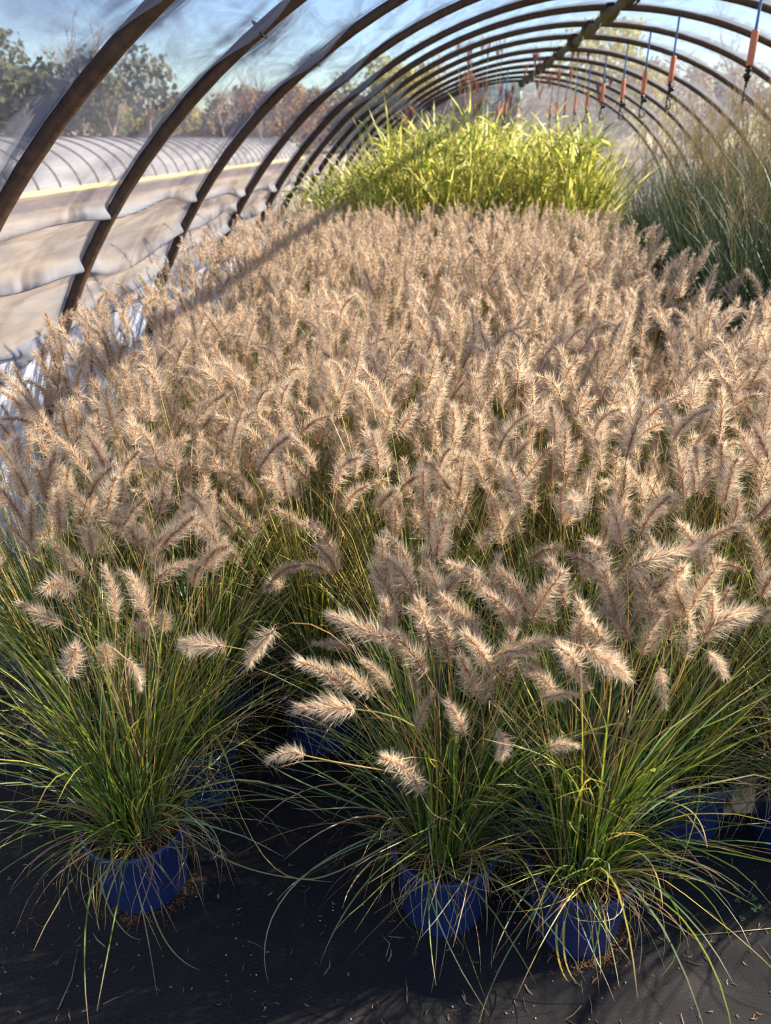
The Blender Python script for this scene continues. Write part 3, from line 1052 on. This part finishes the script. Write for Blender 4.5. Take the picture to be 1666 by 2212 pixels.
while y < 9.6:
    x = 1.85 + (.2 if mi % 2 else 0) + (0 if y > 4.7 else .2)
    first = True
    while x < 3.7:
        s = random.uniform(.95, 1.08)*(.96 if first else 1.10)
        if y < 4.5:
            lab, grp = 'tall fine-leaved green miscanthus in the nearest row of the right-side stand', 'dark miscanthus, nearest row'
        elif first:
            lab, grp = 'tall fine-leaved green miscanthus along the inner edge of its stand, beside the tan bed', 'dark miscanthus, inner edge'
        else:
            lab, grp = 'tall green miscanthus with pale tan seed tops deep in the dark stand', 'dark miscanthus, inside the stand'
        t = thing('potted_miscanthus', lab, 'potted grass', (x+random.uniform(-.05, .05), y+random.uniform(-.05, .05), 0), 0, grp)
        link('pot', POT, t); link('soil', SOIL, t)
        rz = random.uniform(0, 2*PI)
        link('foliage', MF[mi % 3], t, rot=(0, 0, rz), sc=(1, 1, s))
        o = link('seed_heads', MT[mi % 3], t, rot=(0, 0, rz), sc=(1, 1, s)); o['kind'] = 'stuff'
        first = False
        mi += 1
        x += .46
    y += .46
# orange-red leaved clump at the inner edge
r = np.random.default_rng(77)
for (x, y, s) in ((1.42, 6.3, .8), (1.50, 7.2, 1.0)):
    g = Geo()
    blades(g, 220, .13, (.6, 1.2), (.03, .5), (.1, 1.3), (.006, .010), 7, r, [(.55, .20, .07), (.50, .30, .10), (.22, .25, .06), (.45, .14, .08)], [.35, .25, .25, .15], (.55, .3, .12), .3, .22, .0)
    t = thing('potted_red_grass', 'potted grass with orange-red autumn leaves, %s one beside the dark green stand' % ('shorter' if s < 1 else 'taller'), 'potted grass', (x, y, 0))
    link('pot', POT, t); link('soil', SOIL, t)
    link('foliage', g.mesh('foliage', M_leaf), t, sc=(1, 1, s))

# ---------------------------------------------------------------- litter on the floor
r = np.random.default_rng(88)
g = Geo()
for q in range(900):
    x, y = r.uniform(-1.4, 1.5), r.uniform(.95, 1.9)
    a = r.uniform(0, 2*PI); L = r.uniform(.003, .02) if q % 5 else r.uniform(.03, .07)
    w = r.uniform(.0006, .0022)
    d = np.array((math.cos(a), math.sin(a), 0)); s = np.array((-d[1], d[0], 0))
    c = np.array([(.30, .20, .10), (.20, .13, .07), (.42, .30, .17), (.10, .07, .05)][q % 4])
    p = np.array((x, y, .003)); b = r.normal()*.15*L
    g.add([p-s*w, p+s*w, p+d*L*.5+s*(w+b), p+d*L*.5+s*(b-w), p+d*L+np.array((0, 0, .002))], [(0, 1, 2, 3), (3, 2, 4)], c)
for q in range(70):
    x, y = r.uniform(-1.3, 1.4), r.uniform(.95, 1.6)
    s = r.uniform(.0015, .0035)
    v = [(x+s*a, y+s*b, .001+s*c) for a, b, c in ((1, 0, .4), (0, 1, .4), (-1, 0, .4), (0, -1, .4), (0, 0, 1.1))]
    g.add(v, [(0, 1, 4), (1, 2, 4), (2, 3, 4), (3, 0, 4)], (.55, .5, .44))
o = link('straw_debris', g.mesh('straw_debris', M_debris)); o['kind'] = 'stuff'; o['label'] = 'bits of straw, dead leaf and grit scattered on the black ground fabric'; o['category'] = 'debris'
# russet root litter heaped round pot feet
for (x, y, ang0, lab) in ((-.78, 1.90, -1.1, 'rusty brown leaf litter heaped at the foot of the shiny blue pot'), (.41, 1.50, -1.0, 'rusty brown leaf litter round the foot of the front pot with the yellow blade'), (-.84, 1.53, -1.2, 'thin brown litter at the foot of the lone left front pot')):
    g = Geo()
    for q in range(200):
        a = ang0 + r.normal()*.75
        rr = .122 + abs(r.normal())*.022
        p = np.array((rr*math.cos(a), rr*math.sin(a), abs(r.normal())*.008+.002))
        b = r.uniform(0, 2*PI); L = r.uniform(.006, .018)
        d = np.array((math.cos(b), math.sin(b), r.normal()*.4)); s = np.array((-d[1], d[0], 0))*.0016
        g.add([p-s, p+s, p+d*L], [(0, 1, 2)], np.array((.34, .15, .055))*r.uniform(.5, 1.3))
    o = link('leaf_litter', g.mesh('leaf_litter', M_debris), None, (x, y, 0)); o['kind'] = 'stuff'; o['label'] = lab; o['category'] = 'litter'
# little weed
g = Geo()
for q in range(9):
    a = q*2.4; P, _ = stalk_curve(r, (0, 0, 0), a, .5+.1*q % 1, .7, .03+.012*(q % 4), 5)
    tube(g, P, .0007, 3, c=(.12, .25, .06), cap=False)
    c = P[-1]
    for w in range(3):
        b = a + w*2.1
        d = np.array((math.cos(b), math.sin(b), .15))*.010; s = np.array((-math.sin(b), math.cos(b), 0))*.005
        g.add([c, c+d*.6-s, c+d, c+d*.6+s], [(0, 1, 2, 3)], (.16, .36, .07))
w_ = thing('weed_seedling', 'tiny bright green weed seedling on the black floor right of the front pots', 'weed', (.92, 1.60, .0), data=g.mesh('weed_seedling', M_leaf))
# long fallen straws
def straw(pts, lab, c):
    g = Geo()
    O = Vector(pts[0])
    tube(g, [tuple(Vector(p)-O) for p in pts], .0016, 4, c=c)
    thing('fallen_straw', lab, 'straw', tuple(O), data=g.mesh('fallen_straw', M_stalk, True))
straw([(.58, 1.62, .02), (.64, 1.53, .004), (.74, 1.48, .003), (.86, 1.50, .004), (1.02, 1.53, .003)], 'long pale fallen straw lying right of the front pots', (.40, .32, .14))
straw([(.36, 1.22, .003), (.44, 1.18, .004), (.55, 1.10, .003)], 'brown fallen straw near the bottom right of the floor', (.30, .20, .10))
straw([(-.95, 1.30, .003), (-.93, 1.22, .003), (-.93, 1.14, .003)], 'thin fallen straw left of the lone front pot', (.30, .24, .12))

# ---------------------------------------------------------------- outside
# neighbouring shade house to the left
g = Geo()
n, ny = 24, 60
V, UV = [], []
for j in range(ny+1):
    y = 8 + 80*j/ny
    for i in range(n+1):
        th = PI*i/n
        V.append((3.4*math.cos(th), y-36, 2.05*math.sin(th)-.02)); UV.append((y, th*3))
f = [(a*(n+1)+b, a*(n+1)+b+1, (a+1)*(n+1)+b+1, (a+1)*(n+1)+b) for a in range(ny) for b in range(n)]
g.add(V, f, (0, 0, 0), uv=UV)
nh = thing('shade_house', 'long low arched shade house covered in pale cloth across the gravel yard', 'shade house', (-19.2, 36, 0))
link('cover', g.mesh('cover', M_far, True), nh)
for j in range(42):
    g = Geo()
    tube(g, [(3.43*math.cos(PI*i/20), 0, 2.08*math.sin(PI*i/20)-.02) for i in range(21)], .035, 6)
    link('hoop', g.mesh('hoop', M_rib, True), nh, (0, -27.5+j*1.85, 0))
g = Geo(); box(g, 3.36, 3.50, -28, 52, 0, .16)
link('base_board', g.mesh('base_board', simple('yellow_lumber', (.62, .50, .22), .8)), nh)
# planks / kerb strips on the gravel
g = Geo(); box(g, -1.2, 1.2, -20, 40, -.03, .03)
thing('ground_strip', 'long brown mulch strip lying on the gravel yard', 'strip', (-13.6, 30, 0), data=g.mesh('ground_strip', simple('brown_mulch', (.13, .085, .06), .9, noise=(.21, .15, .11), scale=3)))

def bare_tree(seed, h, spread, col):
    r = random.Random(seed)
    g = Geo()
    def br(p, d, L, rad, lv):
        pts = [p]; q = Vector(p); dd = Vector(d)
        for i in range(4):
            dd = (dd + Vector((r.gauss(0, .12), r.gauss(0, .12), r.gauss(.03, .08)))).normalized()
            q = q + dd*L/4
            pts.append(tuple(q))
        tube(g, pts, np.linspace(rad, rad*.6, 5), 5 if lv < 2 else 3, c=np.array(col), cap=False)
        if lv < 4:
            for k in range(3 if lv else 5):
                a = r.uniform(0, 2*PI)
                nd = (dd + Vector((math.cos(a), math.sin(a), .15))*r.uniform(.45, .9)*spread).normalized()
                i = r.randint(2, 4)
                br(pts[i], nd, L*r.uniform(.6, .8), rad*.55, lv+1)
    br((0, 0, 0), (0, 0, 1), h*.36, h*.018, 0)
    return g
def crown_geo(seed, w, h, cols, n=1500, leaf=.28, z0=.2):
    r = np.random.default_rng(seed)
    g = Geo()
    nb = 16
    cen = np.stack([r.normal(0, .28*w, nb), r.normal(0, .28*w, nb), h*(z0+(1-z0)*r.uniform(.15, .85, nb))], 1)
    rad = r.uniform(.14, .26, nb)*min(w, h)*1.1
    k = r.integers(0, nb, n)
    d = r.normal(size=(n, 3)); d /= np.linalg.norm(d, axis=1)[:, None]
    P = cen[k] + d*rad[k][:, None]*r.uniform(.5, 1.05, n)[:, None]
    P[:, 2] = np.clip(P[:, 2], .1, h)
    a = r.normal(size=(n, 3)); a /= np.linalg.norm(a, axis=1)[:, None]
    b = np.cross(a, d); b /= np.linalg.norm(b, axis=1)[:, None]+1e-6
    s = leaf*r.uniform(.6, 1.3, n)[:, None]
    V = np.stack([P-a*s*.5, P+b*s*.35, P+a*s*.5, P-b*s*.35], 1).reshape(-1, 3)
    c = np.asarray(cols)[r.integers(0, len(cols), n)]*r.uniform(.7, 1.2, n)[:, None]
    g.add(V, [(4*i, 4*i+1, 4*i+2, 4*i+3) for i in range(n)], np.repeat(c, 4, 0))
    return g
def place(px, ytop, D):
    p = at(px, ytop, D)
    return p
BT = [bare_tree(700+i, 10.0, [1.0, .8, 1.1][i], (.34, .25, .19)).mesh('branches', leafy('bark%d' % i, 0, 0)) for i in range(3)]
bts = [(300, 70, 34, 'bare leafless tree standing alone behind the pale shade house, seen between the first two hoops', None),
       (120, 0, 30, 'tall bare tree cut by the top of the picture at the left', None),
       (200, 20, 36, 'bare tree between the tall left one and the lone one', None),
       (470, 150, 44, 'bare tree seen between the second and third hoops', None),
       (560, 120, 40, 'slender bare tree with a few dry leaves beside the third hoop', None),
       (1455, 40, 34, 'bare tree outside at the right, left of the outermost one', None),
       (1590, 15, 32, 'bare tree outside near the right edge', None)]
for i, (px, py, D, lab, grp) in enumerate(bts):
    p = place(px, py, D*1.9)
    s = p.z/10.0
    t = thing('bare_tree', lab, 'tree', (p.x, p.y, 0), i*1.1, grp)
    link('branches', BT[i % 3], t, sc=s)
OR = [(.42, .24, .12), (.36, .26, .12), (.30, .20, .12)]; GR = [(.16, .19, .08), (.20, .20, .09), (.26, .24, .10)]; YG = [(.50, .42, .10), (.40, .38, .12)]; DK = [(.11, .12, .06), (.15, .15, .08)]; RD = [(.34, .16, .12), (.30, .17, .13)]; TN = [(.40, .32, .22), (.34, .27, .20)]
trees = [(10, 60, 28, 7, DK, 'dark evergreen tree at the left edge'), (-60, 150, 34, 8, GR, 'broad green tree cut by the left edge'),
         (90, 180, 40, 9, TN, 'dull tan bushy tree behind the pale shade house at the left'), (175, 200, 45, 8, GR, 'green and tan tree right of the dull tan one'),
         (225, 185, 48, 7, YG, 'yellow-green autumn tree left of the lone bare tree'), (255, 225, 50, 6, RD, 'reddish autumn tree beside the yellow-green one'),
         (330, 245, 56, 9, GR, 'low green tree at the foot of the lone bare tree'), (400, 215, 56, 9, OR, 'orange autumn tree just right of the second hoop'),
         (450, 235, 60, 9, TN, 'low tan tree between the second and third hoops'), (510, 200, 56, 9, TN, 'tan autumn tree touching the third hoop'), (600, 195, 60, 10, OR, 'orange-tan autumn tree between the third and fourth hoops'),
         (660, 175, 58, 8, OR, 'bright orange tree close to the fourth hoop'), (740, 185, 62, 10, TN, 'tan tree behind the fourth hoop'),
         (820, 120, 62, 9, YG, 'yellow-green tree seen between the fifth and sixth hoops'), (900, 130, 66, 10, OR, 'orange tree over the banded grass'), (990, 190, 70, 12, TN, 'distant tan tree behind the russet seed heads'),
         (1335, 10, 45, 6, YG, 'tall yellow-green tree above the ridge at the right'), (1400, 150, 60, 12, TN, 'distant tan tree right of the far sprinklers'),
         (1500, 130, 52, 11, TN, 'grey-tan tree behind the right bare trees'), (1640, 120, 48, 12, TN, 'tan tree cut by the right edge'), (1230, 170, 75, 14, TN, 'distant tan tree behind the far end of the tunnel')]
for i, (px, py, D, w, cols, lab) in enumerate(trees):
    D *= 2.0; w *= 1.9
    p = place(px, py, D)
    h = p.z
    t = thing('leafy_tree', lab, 'tree', (p.x, p.y, 0), 0)
    link('crown', crown_geo(800+i, w, h, cols, 6000, .5, .08).mesh('crown', M_crown), t)
    g = Geo(); tube(g, [(0, 0, 0), (.1, 0, h*.3), (0, .1, h*.6)], [.2, .15, .08], 7)
    link('trunk', g.mesh('trunk', M_bark, True), t)
